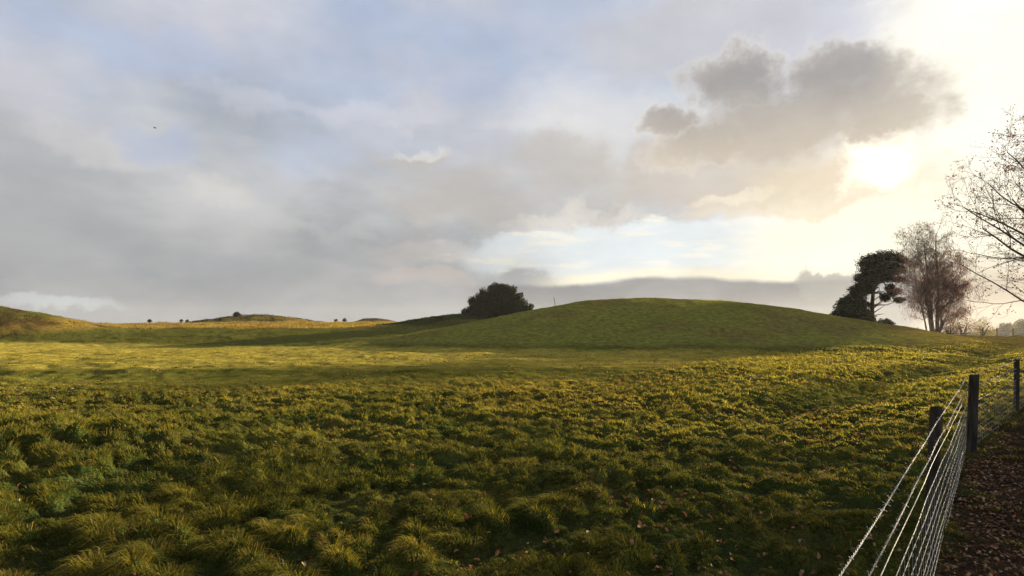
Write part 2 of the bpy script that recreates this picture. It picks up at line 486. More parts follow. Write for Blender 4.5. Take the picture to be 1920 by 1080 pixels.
def tall_grass():
    n = 110000
    az = np.radians(RNG.uniform(-47, 6, n)); r = RNG.uniform(80, 135, n)
    X = r * np.sin(az); Y = r * np.cos(az)
    k = (Y > 81 + 2 * fbm(X / 6, Y / 6, 191, 2)) & (mound_h(1, X, Y) < .25) & (mound_h(2, X, Y) < .5) & (mound_h(0, X, Y) < .1)
    X, Y = X[k], Y[k]; n = len(X)
    cl = fbm(X / 3, Y / 3, 201, 2)
    L = (.22 + .32 * sstep(.3, .7, cl)) * RNG.uniform(.75, 1.1, n)
    C = mixc(STRAW * .8, np.array([.20, .15, .045]), RNG.random(n)) * RNG.uniform(.5, 1.1, n)[:, None]
    C = mixc(C, BRACK * 1.3, (sstep(.55, .7, fbm(X / 5, Y / 5, 211, 2)) * .6))
    blades('tall_grass', X, Y, L, RNG.uniform(.03, .07, n), RNG.uniform(0, 6.28, n), np.clip(RNG.normal(.3, .15, n), 0, .8), C,
           M_GRASS, 'tall dry golden grass along the skyline beyond the mown field')
tall_grass()

def scrub():
    """bracken and heather on the small mounds"""
    n = 26000; Xs = []; Ys = []; Cs = []; Ls = []
    for i, cnt, cols, hh in ((2, 9000, (HEATH * 1.3, GOLD * .8), .42), (3, 2500, (BRACK * .6, BRACK), .35), (1, 8000, (HEATH * .7, MIDG * .6), .3),
                         (4, 5000, (BRACK * 1.1, GOLD * .7), .2)):
        cx, cy, rx, ry, h = MOUNDS[i]
        a = RNG.uniform(0, 6.283, cnt); q = np.sqrt(RNG.random(cnt)) * .86
        X = cx + rx * q * np.cos(a); Y = cy + ry * q * np.sin(a)
        nn = fbm(X / 2.2, Y / 2.2, 221 + i, 2)
        k = nn > .42
        if i == 1: k = (nn > .3) & (X < 2) & (Y > 82)
        if i == 4: k = (nn > .45)
        X, Y, nn = X[k], Y[k], nn[k]
        Xs.append(X); Ys.append(Y)
        t = RNG.random(len(X)) * .6 + .4 * (nn < .52)
        Cs.append(mixc(cols[0], cols[1], np.clip(t, 0, 1)) * RNG.uniform(.6, 1.2, len(X))[:, None])
        Ls.append(hh * RNG.uniform(.35, 1.2, len(X)) * sstep(.35, .6, nn))
    X = np.concatenate(Xs); Y = np.concatenate(Ys); C = np.concatenate(Cs); L = np.concatenate(Ls); n = len(X)
    o = blades('bracken', X, Y, L * .8, RNG.uniform(.05, .12, n), RNG.uniform(0, 6.28, n), np.clip(RNG.normal(.5, .25, n), 0, 1), C,
           M_FROND, 'dark bracken and heather growing over the distant mounds', tipc=1.1)
    o['category'] = 'bracken'
scrub()

# ------------------------------------------------------------------ dead leaves
def leaf_litter(name, X, Y, size, C, label, lift=.012, flat=.45):
    n = len(X); Z = height(X, Y) + lift
    a = RNG.uniform(0, 6.283, n); tx = RNG.normal(0, flat, n); ty = RNG.normal(0, flat, n)
    d = np.stack([np.cos(a), np.sin(a), tx], -1); s = np.stack([-np.sin(a), np.cos(a), ty], -1)
    d /= np.linalg.norm(d, axis=1)[:, None]; s /= np.linalg.norm(s, axis=1)[:, None]
    nn = np.cross(d, s); P = np.stack([X, Y, Z], -1)
    cu = RNG.uniform(.05, .35, n)[:, None] * size[:, None]
    sz = size[:, None]
    prof = [(-.5, 0, 0), (-.22, .24, 1), (.05, .17, .7), (.26, .27, 1.1), (.5, 0, .2), (.26, -.27, 1.1), (.05, -.17, .7), (-.22, -.24, 1)]
    V = [P + d * (u * sz) + s * (v * sz) + nn * (c * cu) for u, v, c in prof]
    V = np.stack(V, 1).reshape(-1, 3)
    i = np.arange(n)[:, None] * 8
    f = np.concatenate([i + np.array([0, 1, 2, 3]), i + np.array([0, 3, 4, 5]), i + np.array([0, 5, 6, 7])], 1).ravel()
    o = mesh_obj(name, V, f, np.tile([4, 4, 4], n), M_LITTER, None, np.repeat(C, 8, 0), False)
    return tag(o, label, 'leaves', kind='stuff')

def litter():
    pal = np.array([(.16, .075, .035), (.24, .12, .06), (.10, .048, .025), (.26, .16, .09), (.07, .036, .022), (.20, .07, .03), (.30, .20, .12)])
    x1, y1, _ = polar_pts(26000, 1.2, 9, 0, 12, 60); x2, y2, _ = polar_pts(30000, 6, 34, 1.0, 24, 60)
    X = np.concatenate([x1, x2]); Y = np.concatenate([y1, y2])
    nn = fbm(X * .9, Y * .9, 231, 2)
    k = (litter_zone(X, Y) > .5) & (RNG.random(len(X)) < .2 + 1.0 * sstep(.34, .6, nn))
    X, Y = X[k], Y[k]; n = len(X)
    p = RNG.choice(len(pal), n, p=[.24, .2, .2, .1, .16, .06, .04])
    C = pal[p] * RNG.uniform(.5, 1.7, n)[:, None] * np.array([.84, .98, 1.08])
    leaf_litter('leaf_litter', X, Y, RNG.uniform(.018, .046, n) * np.clip(np.hypot(X, Y) / 9, 1, 2), C,
                'brown fallen oak leaves carpeting the ground right of the fence')
    X, Y, r = polar_pts(9000, 1.5, 32, 1.1)
    nn = fbm(X / 1.5, Y / 1.2, 241, 2)
    k = (litter_zone(X, Y) < .5) & (RNG.random(len(X)) < .05 + .95 * sstep(.45, .62, nn) * (.35 + .65 * sstep(-3, 3, X)))
    X, Y = X[k], Y[k]; n = len(X)
    p = RNG.choice(len(pal), n, p=[.26, .22, .14, .14, .08, .10, .06])
    C = pal[p] * RNG.uniform(.7, 1.2, n)[:, None]
    leaf_litter('fallen_leaves', X, Y, RNG.uniform(.028, .062, n) * np.clip(np.hypot(X, Y) / 8, 1, 1.8), C, 'scattered brown oak leaves caught in the grass tussocks', .045, .6)
litter()

# ------------------------------------------------------------------ fence
def fence_ground(p): return float(macro(np.array([p[0]]), np.array([p[1]]))[0])

def make_post(root, p, h, rad, leanx=0, leany=0, seed=0):
    rnd = random.Random(seed); z0 = fence_ground(p) - .25
    g = Geo(); n = 14; rings = []
    prof = [(0, 1.0), (.35, 1.0), (.7, 1.0), (.9, .99), (.975, .97), (1.0, .90)]
    vs = []
    jit = [1 + rnd.uniform(-.05, .05) for _ in range(n)]
    H = h + .25
    for t, s in prof:
        for k in range(n):
            a = 2 * math.pi * k / n; rr = rad * s * jit[k] * (1 + rnd.uniform(-.015, .015))
            zz = z0 + H * t + (.008 * math.cos(a + seed) if t == 1.0 else 0)
            vs.append((p[0] + rr * math.cos(a) + leanx * (H * t - .25), p[1] + rr * math.sin(a) + leany * (H * t - .25), zz))
    fs = []
    for i in range(len(prof) - 1):
        for k in range(n):
            k2 = (k + 1) % n; fs.append((i * n + k, i * n + k2, (i + 1) * n + k2, (i + 1) * n + k))
    fs.append(tuple((len(prof) - 1) * n + k for k in range(n)))
    g.add(vs, fs)
    o = g.build('post', M_POST, root, smooth=False)
    return o

def build_fence():
    root = empty('wire_fence', (0, 0, 0))
    tag(root, 'near wooden post and barbed wire stock fence beside the leaf litter', 'fence')
    PB = PA - FD1 * 4.05
    PN = PB - FD1 * 3.9; PZ = PN - FD1 * 4.0
    PD = PC + FD2 * 3.6; PE = PD + FD2 * 3.9; PF = PE + FD2 * 4; PG = PF + FD2 * 4
    plan = [PZ, PN, PB, PA, PC, PD, PE, PF, PG]
    off = np.array([FD1[1], -FD1[0]])
    make_post(root, PA + off * .05, 1.04, .054, .03, -.01, 1)
    make_post(root, PB - off * .07, 1.04, .043, .05, .01, 2)
    make_post(root, PN - off * .07, 1.04, .06, 0, 0, 3); make_post(root, PZ - off * .07, 1.04, .06, 0, 0, 4)
    for i, p in enumerate((PC, PD, PE, PF, PG)): make_post(root, p, 1.02, .042, .01, 0, 5 + i)
    base = [fence_ground(p) for p in plan]
    def along(h, step, sag=.0):
        pts = []
        for i in range(len(plan) - 1):
            a, b = plan[i], plan[i + 1]; L = np.linalg.norm(b - a); n = max(2, int(L / step))
            for k in range(n + (1 if i == len(plan) - 2 else 0)):
                t = k / n; q = a * (1 - t) + b * t
                kx = (vnoise(np.array([q[0] * 1.1 + h * 31]), np.array([q[1] * 1.1]), 7)[0] - .5) * .010
                pts.append((q[0] + kx, q[1] - kx, base[i] * (1 - t) + base[i + 1] * t + h - sag * 4 * t * (1 - t) + kx * .8))
        return pts
    rnd = random.Random(5)
    for h in (.995, .853):                              # barbed strands
        g = Geo(); pts = along(h, .012 if h > .9 else .012, .012)
        for ph in (0, math.pi):
            tw = []
            for i, p in enumerate(pts):
                a = i * .012 * 2 * math.pi / .055 + ph; tw.append((p[0] + .0022 * math.cos(a) * FD1[1], p[1] - .0022 * math.cos(a) * FD1[0], p[2] + .0022 * math.sin(a)))
            g.tube(tw, .0017, 3, False)
        for i in range(4, len(pts), 8):
            p = Vector(pts[i])
            for _ in range(2):
                d = Vector((rnd.uniform(-1, 1), rnd.uniform(-1, 1), rnd.uniform(-1, 1))).normalized() * .016
                g.tube([p - d, p + d], .0012, 3, False)
        g.build('barbed_wire', M_WIRE, root)
    g = Geo(); g.tube(along(.774, .4, .01), .0022, 5, False); g.build('plain_wire', M_WIRE, root)
    g = Geo()
    hs = [.637, .545, .455, .365, .28, .20, .125, .05]
    for i, h in enumerate(hs): g.tube(along(h, .15, .004), .0022 if i in (0, 7) else .0017, 4, False)
    top = along(hs[0], .15, .004)
    for p in top:
        g.tube([(p[0], p[1], p[2]), (p[0], p[1], p[2] - hs[0] + hs[-1])], .0014, 3, False)
        for h in hs:                                    # wrapped hinge joints catch the light
            z = p[2] - hs[0] + h
            g.tube([(p[0] - .010 * FD1[0], p[1] - .010 * FD1[1], z - .004), (p[0] + .010 * FD1[0], p[1] + .010 * FD1[1], z + .004)], .0030, 4, False)
    g.build('wire_netting', M_WIRE, root)
build_fence()

def far_fence():
    root = empty('wire_fence', (0, 0, 0)); tag(root, 'distant low wire fence with thin posts crossing the field by the birch', 'fence')
    pts = []
    y = 78.0
    for px in range(1665, 2100, 29):
        x = (px + random.uniform(-3, 3) - 960) / F * y
        yy = y - .05 * (px - 1665) / 29
        p = np.array([x, yy]); z = hz(*p); hh = random.uniform(1.0, 1.25)
        g = Geo(); g.tube([(x, yy, z - .2), (x + random.uniform(-.04, .04), yy, z + hh)], [.06, .05], 7)
        g.build('post', M_POST, root, False); pts.append((x, yy, z))
    for h in (.95, .6, .3):
        g = Geo(); g.tube([(a, b, c + h) for a, b, c in pts], .012, 3, False); g.build('wire', M_WIRE, root)
far_fence()

# ------------------------------------------------------------------ trees
def rand_perp(d, rnd):
    v = Vector((rnd.gauss(0, 1), rnd.gauss(0, 1), rnd.gauss(0, 1))); v -= d * v.dot(d)
    return v.normalized() if v.length > 1e-6 else Vector((1, 0, 0))

class Tree:
    def __init__(s, seed): s.rnd = random.Random(seed); s.lines = []; s.tips = []
    def grow(s, p, d, L, r, lvl, P):
        rnd = s.rnd; n = P['seg'][lvl]; step = L / n; pts = [p.copy()]; rad = [r]; d = d.normalized()
        rend = r * P['taper'][lvl]
        for i in range(n):
            d = (d + rand_perp(d, rnd) * P['wob'][lvl] + Vector((0, 0, P['up'][lvl]))).normalized()
            p = p + d * step; pts.append(p.copy()); t = (i + 1) / n; rad.append(r + (rend - r) * t)
            if lvl + 1 < len(P['seg']) and t >= P['start'][lvl]:
                for _ in range(P['kids'][lvl] if isinstance(P['kids'][lvl], int) else (1 if rnd.random() < P['kids'][lvl] else 0)):
                    ang = R(rnd.gauss(P['ang'][lvl], 9)); q = rand_perp(d, rnd)
                    if P.get('flat') and lvl > 0: q.z *= P['flat']; q = q.normalized()
                    cd = d * math.cos(ang) + q * math.sin(ang)
                    if P.get('bias'): cd = cd + P['bias'](p, lvl)
                    s.grow(p.copy(), cd, L * P['len'][lvl] * rnd.uniform(.65, 1.2) * (1 - .45 * t), rad[-1] * P['rr'][lvl], lvl + 1, P)
        s.lines.append((pts, rad, lvl))
        if lvl >= len(P['seg']) - 2: s.tips.append((pts[-1], d, lvl)); s.tips.append((pts[len(pts) // 2], d, lvl))
    def wood(s, name, mat, root, minr=0.0, keep=None):
        g = Geo()
        for pts, rad, lvl in s.lines:
            if keep and not keep(lvl): continue
            m = max(rad); sides = 9 if m > .12 else 6 if m > .04 else 4 if m > .012 else 3
            g.tube(pts, [max(a, minr) for a in rad], sides, False)
        return g.build(name, mat, root)

def quads(P, size, C, name, mat, root, rnd_n=None, aspect=.6, smooth=False, updir=None):
    """small randomly turned leaf faces at points P (numpy n,3)"""
    n = len(P)
    d = RNG.normal(0, 1, (n, 3)); 
    if updir is not None: d = d * updir[0] + np.array(updir[1])
    d /= np.linalg.norm(d, axis=1)[:, None]
    s = np.cross(d, RNG.normal(0, 1, (n, 3))); s /= np.linalg.norm(s, axis=1)[:, None] + 1e-9
    sz = np.asarray(size).reshape(-1, 1) * np.ones((n, 1))
    V = np.stack([P - d * sz * .5, P + s * sz * aspect * .5, P + d * sz * .5, P - s * sz * aspect * .5], 1).reshape(-1, 3)
    f = np.arange(n * 4)
    return mesh_obj(name, V, f, np.full(n, 4), mat, root, np.repeat(C, 4, 0), smooth)

# --- oak, trunk just outside the right edge
def make_oak():
    T = Tree(21)
    x, y = 18.5, 17.3; z = hz(x, y)
    root = empty('oak_tree', (x, y, z)); tag(root, 'nearly bare oak with a few brown leaves reaching in from the right edge', 'tree')
    P = dict(seg=[8, 9, 8, 6, 4], taper=[.45, .25, .3, .35, .4], wob=[.06, .13, .17, .22, .25], up=[.02, .045, .05, .03, .02],
             start=[.30, .15, .1, .05, .1], kids=[4, 1, 1, .8, 0], ang=[64, 42, 42, 42, 40],
             len=[.84, .52, .5, .5, .5], rr=[.36, .5, .5, .5, .5], flat=.8)
    P['bias'] = lambda p, lvl: Vector((-.22, -.05, 0)) if lvl == 0 else Vector((0, 0, 0))
    T.grow(Vector((0, 0, -.2)), Vector((.02, 0, 1)), 6.9, .24, 0, P)
    for z0, dd, ll, rr in ((1.9, (-1, 0, .40), 5.6, .055), (2.3, (-1, -.15, .8), 4.6, .05), (1.7, (-1, .2, .22), 4.6, .045), (3.2, (-.9, -.5, .9), 4.4, .05)):
        T.grow(Vector((0, 0, z0)), Vector(dd), ll, rr, 1, P)
    T.wood('trunk', M_OAKBARK, root, .0035)
    pal = np.array([(.09, .055, .024), (.08, .036, .024), (.07, .06, .022), (.05, .026, .018)])
    pts = []; 
    for p, d, lvl in T.tips:
        if T.rnd.random() < .15:
            for _ in range(T.rnd.randint(1, 4)):
                pts.append((p.x + T.rnd.gauss(0, .07), p.y + T.rnd.gauss(0, .07), p.z + T.rnd.gauss(0, .06)))
    pts = np.array(pts); n = len(pts)
    quads(pts, RNG.uniform(.045, .085, n), pal[RNG.integers(0, 4, n)] * RNG.uniform(.6, 1.2, n)[:, None], 'crown', M_OAKLEAF, root)
    return root
OAK = make_oak()

def copy_tree(root, loc, rz, s, label, group=None):
    r = root.copy(); COL.objects.link(r); r.location = loc; r.rotation_euler = (0, 0, rz); r.scale = (s, s, s)
    r['label'] = label
    if group: r['group'] = group
    for ch in root.children:
        c = ch.copy(); COL.objects.link(c); c.parent = r
    return r

# --- birch
def make_birch():
    x = (1752 - 960) / F * 69; y = 69.0; z = hz(x, y)
    root = empty('birch_tree', (x, y, z)); tag(root, 'tall leafless silver birch with several stems and drooping twigs', 'tree')
    T = Tree(5)
    P = dict(seg=[12, 7, 5], taper=[.2, .3, .4], wob=[.05, .12, .15], up=[.02, .05, .0],
             start=[.2, .2, .2], kids=[3, .9, 0], ang=[52, 42, 40], len=[.38, .5, .5], rr=[.40, .5, .5])
    stems = [((.35, 0), (.03, 0), 12.8, .24), ((.0, .2), (-.05, .02), 11.8, .19), ((-.35, 0), (-.13, .0), 11.5, .12), ((-.6, .2), (-.2, .05), 9.5, .10),
             ((.7, .1), (.2, .05), 11.5, .13), ((-.15, -.3), (-.28, -.1), 8.8, .09), ((.5, .3), (.36, .1), 9.2, .09), ((.2, -.2), (.5, -.1), 6.6, .07), ((.1, .4), (.1, .3), 10.5, .1)]
    for (ox, oy), (lx, ly), L, r in stems:
        T.grow(Vector((ox, oy, -.3)), Vector((lx, ly, 1)), L, r, 0, P)
    T.wood('trunk', M_BIRCHBARK, root, .012)
    # drooping twig ribbons
    rnd = T.rnd; base = []
    for pts, rad, lvl in T.lines:
        if lvl == 0: pts = pts[6:]
        for p in pts[1:]:
            for _ in range(4 if lvl == 2 else 3): base.append((p.x, p.y, p.z))
    base = np.array(base); cn = fbm(base[:, 0] / 1.1 + base[:, 1] * .5, base[:, 2] / 1.5, 301, 2)
    base = base[(cn > .44) | (RNG.random(len(base)) < .22)]; n = len(base)
    az = RNG.uniform(0, 6.283, n); L = RNG.uniform(.5, 1.7, n); out = RNG.uniform(.1, .55, n)
    base = base + RNG.normal(0, .18, (n, 3))
    hfrac = np.clip(base[:, 2] / 14, 0, 1)
    up = RNG.uniform(-.1, .35, n) * (1 + hfrac)
    d1 = np.stack([np.cos(az) * out, np.sin(az) * out, up * .6], -1) * L[:, None] * .5
    d2 = np.stack([np.cos(az) * out, np.sin(az) * out, -.75 + .45 * hfrac + 0 * az], -1) * L[:, None] * .55
    M = base + d1; Tt = M + d2
    Tt[:, 2] = np.maximum(Tt[:, 2], .35)
    w = np.stack([-np.sin(az), np.cos(az), 0 * az], -1) * RNG.uniform(.010, .020, n)[:, None]
    V = np.stack([base - w, base + w, M + w * .8, M - w * .8, Tt + w * .3, Tt - w * .3], 1).reshape(-1, 3)
    i = np.arange(n)[:, None] * 6
    f = np.concatenate([i + np.array([0, 1, 2, 3]), i + np.array([3, 2, 4, 5])], 1).ravel()
    C = mixc((.15, .070, .056), (.11, .085, .04), sstep(.55, .85, hfrac)) * RNG.uniform(.6, 1.3, n)[:, None]
    mesh_obj('twigs', V, f, np.full(2 * n, 4), M_TWIG, root, np.repeat(C, 6, 0))
    NL = 9000; k = RNG.integers(0, n, NL); Pq = M[k] * .5 + Tt[k] * .5 + RNG.normal(0, .12, (NL, 3))
    hf = np.clip(Pq[:, 2] / 14, 0, 1)
    C = mixc((.13, .055, .038), (.09, .085, .03), sstep(.55, .8, hf)) * RNG.uniform(.6, 1.3, NL)[:, None]
    quads(Pq, RNG.uniform(.05, .10, NL), C, 'crown', M_TWIG, root)
    return root
make_birch()

# --- Scots pine
def make_pine():
    y = 74.0; x = (1636 - 960) / F * y; z = hz(x, y)
    root = empty('scots_pine', (x, y, z)); tag(root, 'dark scots pine with bare lower trunk and lopsided clumped crown', 'tree')
    T = Tree(3); s = y / F     # metres per picture pixel there
    def W(px, py, dy=0): return Vector(((px - 1636) * s, dy, (612 - py) * s + EYE - z))
    trunk = [W(1637, 640), W(1636, 604), W(1635, 575), W(1637, 550), W(1641, 525), W(1650, 500), W(1655, 482)]
    T.lines.append((trunk, [.34, .3, .25, .22, .17, .11, .05], 0))
    puffs = []
    layout = [(1655, 482, 24, 11, 0), (1638, 488, 18, 11, .6), (1672, 490, 17, 9, -.5), (1645, 500, 26, 9, .5), (1668, 503, 24, 8, 0), (1684, 498, 10, 6, .3),
              (1632, 507, 12, 10, -.6), (1628, 520, 14, 9, .5), (1622, 532, 15, 10, -.4), (1613, 543, 12, 10, .4), (1640, 525, 20, 8, -.3), (1662, 523, 20, 6, .4),
              (1681, 524, 13, 6, -.3), (1612, 555, 13, 9, 0), (1602, 560, 10, 8, .5), (1633, 538, 16, 8, .6), (1676, 548, 11, 8, 0), (1669, 557, 9, 7, .5),
              (1680, 563, 9, 5, -.3), (1648, 514, 16, 7, 0), (1620, 548, 9, 7, .8), (1628, 512, 9, 10, 0), (1655, 492, 26, 9, .4), (1675, 512, 12, 6, .2), (1690, 506, 7, 6, 0), (1604, 568, 12, 8, -.4), (1618, 540, 13, 12, 0), (1590, 566, 10, 9, .3), (1673, 538, 8, 7, .2)]
    for px, py, rx, rz_, dy in layout:
        c = W(px, py, dy * 2.0)
        # limb from the trunk
        k = min(range(1, 7), key=lambda i: abs(trunk[i].z - (c.z - 1.0)) + .2 * (trunk[i] - c).length)
        a = trunk[k]; mid = a.lerp(c, .55) + Vector((0, 0, -.25)) + Vector((T.rnd.uniform(-.2, .2), 0, 0))
        T.lines.append(([a, a.lerp(mid, .5) + Vector((0, 0, .12)), mid, c], [.11, .085, .06, .02], 1))
        puffs.append((c, rx * s, rz_ * s))
    for (a, b, c) in (((1636, 585), (1622, 580), (1608, 590)), ((1636, 588), (1648, 580), (1660, 572)), ((1637, 580), (1650, 566), (1656, 555)), ((1636, 572), (1620, 562), (1606, 556)),
                      ((1636, 592), (1648, 590), (1658, 588)), ((1636, 565), (1648, 556), (1662, 552))):
        T.lines.append(([W(*a), W(*b), W(*c)], [.07, .05, .015], 1))
    T.wood('trunk', M_PINEBARK, root, .01)
    Ps = []; Cs = []
    for c, rx, rz_ in puffs:
        m = int(1500 * rx * rz_ / .8) + 350
        nsub = 12; cs = RNG.normal(0, 1, (nsub, 3)); cs /= np.linalg.norm(cs, axis=1)[:, None]
        cs = cs * np.array([rx * .7, rx * .6, rz_ * .6])
        k = RNG.integers(0, nsub, m)
        p = cs[k] + RNG.normal(0, 1, (m, 3)) * np.array([rx * .28, rx * .28, rz_ * .34]); p[:, 2] += .10 * rx * np.cos(p[:, 0] * 9 / rx) * RNG.random(m)
        Ps.append(p + np.array(c)); Cs.append(mixc((.018, .016, .010), (.034, .030, .014), RNG.random(m)) )
    Pq = np.concatenate(Ps); C = np.concatenate(Cs)
    quads(Pq, RNG.uniform(.14, .34, len(Pq)), C, 'crown', M_NEEDLE, root, aspect=.4)
    return root
PINE = make_pine()

# --- bushes
def make_bush(name, px, py_base, ydist, wpx, hpx, lobes, label, cat, cols, group=None, n=9000, leaf=(.12, .24), mat=None, seed=1, sink=.0):
    rnd = random.Random(seed); s = ydist / F
    x = (px - 960) * s; z = hz(x, ydist)
    root = empty(name, (x, ydist, z)); tag(root, label, cat, group)
    zb = (612 - py_base) * s + EYE - z - sink        # bottom of foliage relative to root
    Ps = []
    lobes = list(lobes) + ([(l[0] + rnd.uniform(-.9, .9) * l[2], l[1] + rnd.uniform(.1, 1.0) * l[2], rnd.uniform(.07, .14)) for l in lobes for _ in range(3)] if name == 'evergreen_bush' else [])
    for (fx, fz, fr) in lobes:
        c = np.array([fx * wpx * s * .5, rnd.uniform(-.25, .25) * wpx * s * .5, zb + fz * hpx * s])
        r = fr * hpx * s
        m = int(n * fr * fr / sum(l[2] ** 2 for l in lobes))
        d = RNG.normal(0, 1, (m, 3)); d /= np.linalg.norm(d, axis=1)[:, None]
        lump = 1 + .22 * np.sin(d[:, 0] * 5 + fx * 9) * np.sin(d[:, 2] * 6 + fz * 5) + .12 * np.sin(d[:, 1] * 9 + d[:, 0] * 7)
        q = d * (r * lump * RNG.uniform(.25, 1.04, m) ** .6)[:, None] * np.array([1.1, 1, .95])
        Ps.append(c + q)
    P = np.concatenate(Ps); P = P[P[:, 2] > min(0, zb) - .1]
    C = mixc(cols[0], cols[1], RNG.random(len(P)) ** 1.5) * RNG.uniform(.7, 1.2, len(P))[:, None]
    g = Geo(); 
    for k in range(4):
        a = rnd.uniform(0, 6.28); tx = math.cos(a) * wpx * s * .22; ty = math.sin(a) * wpx * s * .18
        g.tube([(0, 0, min(-.2, zb - .2)), (tx * .4, ty * .4, zb + hpx * s * .25), (tx, ty, zb + hpx * s * .55)], [.05 * s * 30, .035 * s * 30, .015 * s * 20], 6, False)
    g.build('trunk', M_PINEBARK, root)
    quads(P, RNG.uniform(leaf[0], leaf[1], len(P)), C, 'crown', mat or M_BUSHLEAF, root, aspect=.7)
    return root

HOLLY = ((.020, .024, .011), (.045, .052, .018))
dome = [(0, .35, .5), (-.28, .55, .36), (.0, .66, .32), (.2, .58, .34), (.36, .42, .34), (.55, .32, .32), (.7, .18, .27), (.86, .06, .17), (-.5, .32, .36), (-.66, .16, .27),
        (-.84, .04, .15), (.1, .15, .5), (-.3, .15, .42), (.45, .1, .36), (-.12, .78, .2), (.08, .8, .18), (.3, .68, .18)]
make_bush('evergreen_bush', 934, 588, 86.0, 132, 54, dome, 'broad dome-shaped dark evergreen tree on the skyline left of the large mound', 'tree', HOLLY, n=60000, seed=4)
make_bush('evergreen_bush', 1603, 603, 73.0, 66, 46, [(-.55, .45, .45), (-.2, .55, .42), (.15, .35, .45), (.5, .15, .35), (-.75, .25, .3), (.8, .0, .22), (-.45, .75, .25), (0, .0, .4)],
          'dense dark shrub growing against the left foot of the scots pine', 'shrub', HOLLY, n=32000, seed=6, leaf=(.12, .24))
make_bush('evergreen_bush', 1660, 609, 74.5, 32, 14, [(-.3, .35, .5), (.2, .4, .45), (.6, .15, .4), (-.7, .1, .3)],
          'small low shrub between the scots pine and the birch', 'shrub', ((.04, .038, .02), (.07, .06, .03)), n=2200, seed=8, leaf=(.08, .16))

FARC = ((.12, .085, .035), (.20, .16, .05))
# hazy little trees to the right of the birch
for i, (px, pb, yd, w, h, lab, cols) in enumerate((
        (1842, 632, 105, 52, 40, 'small yellowish tree just right of the birch, behind the distant fence', ((.16, .13, .04), (.26, .22, .06))),
        (1805, 632, 98, 50, 50, 'russet shrubby tree half hidden behind the right side of the birch', ((.11, .06, .035), (.20, .12, .06))),
        (1779, 630, 100, 40, 34, 'low brown scrub beyond the distant fence by the birch stems', ((.09, .06, .035), (.15, .10, .05))))):
    make_bush('scrub_tree', px, pb, yd, w, h, [(-.5, .3, .38), (-.1, .55, .38), (.3, .45, .38), (.65, .2, .32), (.0, .2, .45), (.1, .8, .2)], lab, 'tree', cols, n=3200, leaf=(.08, .18), mat=M_HAZETREE, seed=20 + i)
far_trees = [(1888, 634, 230, 30, 32), (1878, 634, 250, 26, 24), (1905, 634, 240, 26, 28), (1917, 634, 215, 32, 40), (1940, 634, 225, 44, 46), (1975, 634, 220, 50, 52), (1868, 634, 260, 30, 20), (1850, 634, 270, 40, 18)]
hz_lab = ['hazy round tree far off beyond the fence, second dome from the right edge', 'faint small tree in haze left of the round far tree', 'pale far tree filling the gap before the frame edge',
          'tallest far hazy tree touching the right edge of the photo', 'hazy woodland tree just past the right edge', 'large hazy woodland tree beyond the right edge', 'lowest faint tree of the hazy far line', 'faint far tree behind the small yellowish tree']
for i, (px, pb, yd, w, h) in enumerate(far_trees):
    make_bush('broadleaf_tree', px, pb + 2, yd * 1.8, w, h, [(-.45, .35, .36), (0, .6, .36), (.45, .4, .36), (0, .25, .42), (-.2, .75, .22), (.25, .8, .2)], hz_lab[i], 'tree', FARC,
              'hazy trees far beyond the fence', n=2600, leaf=(.6, 1.2), mat=M_HAZETREE, seed=40 + i)

# tiny skyline trees and shrubs on the left
for i, (px, pb, yd, w, h, lab) in enumerate((
        (281, 604, 150, 9, 6, 'single tiny dark shrub on the left skyline'),
        (340, 604, 155, 6, 6, 'tiny upright shrub, left one of a close pair on the skyline'),
        (351, 604, 155, 9, 5.5, 'tiny rounded shrub, right one of a close pair on the skyline'),
        (630, 603, 140, 8, 5, 'tiny dark shrub on the skyline right of the scrubby golden mound'),
        (646, 604, 138, 8, 8, 'tiny pointed shrub on the skyline left of the brown mound'),
        (372, 604, 160, 6, 4, 'faintest low shrub left of the scrubby golden mound'))):
    make_bush('skyline_shrub', px, pb, yd, w, h, [(-.3, .35, .45), (.3, .4, .42), (0, .6, .35)], lab, 'shrub', HOLLY, 'tiny shrubs on the left skyline', n=260, leaf=(.15, .3), seed=60 + i)
make_bush('small_pine', 444, 601, 133, 20, 17, [(-.1, .75, .25), (.25, .7, .22), (-.3, .62, .2), (.55, .6, .14), (0, .55, .2), (-.1, .2, .22), (.3, .25, .2)],
          'little flat-topped dark pine on the scrubby golden mound', 'tree', HOLLY, n=1500, leaf=(.12, .26), seed=77)

# leaning stake on the big mound
def stake():
    y = 57.0; x = (1042 - 960) / F * y; z = hz(x, y); s = y / F
    g = Geo(); g.tube([(0, 0, -.3), (-.08, 0, .3), (-3.5 * s, 0, (612 - 557) * s + EYE - z)], [.035, .032, .026], 8)
    o = g.build('stake', M_POST); o.location = (x, y, z)
    tag(o, 'thin leaning wooden stake on the skyline of the large mound', 'stake')
stake()

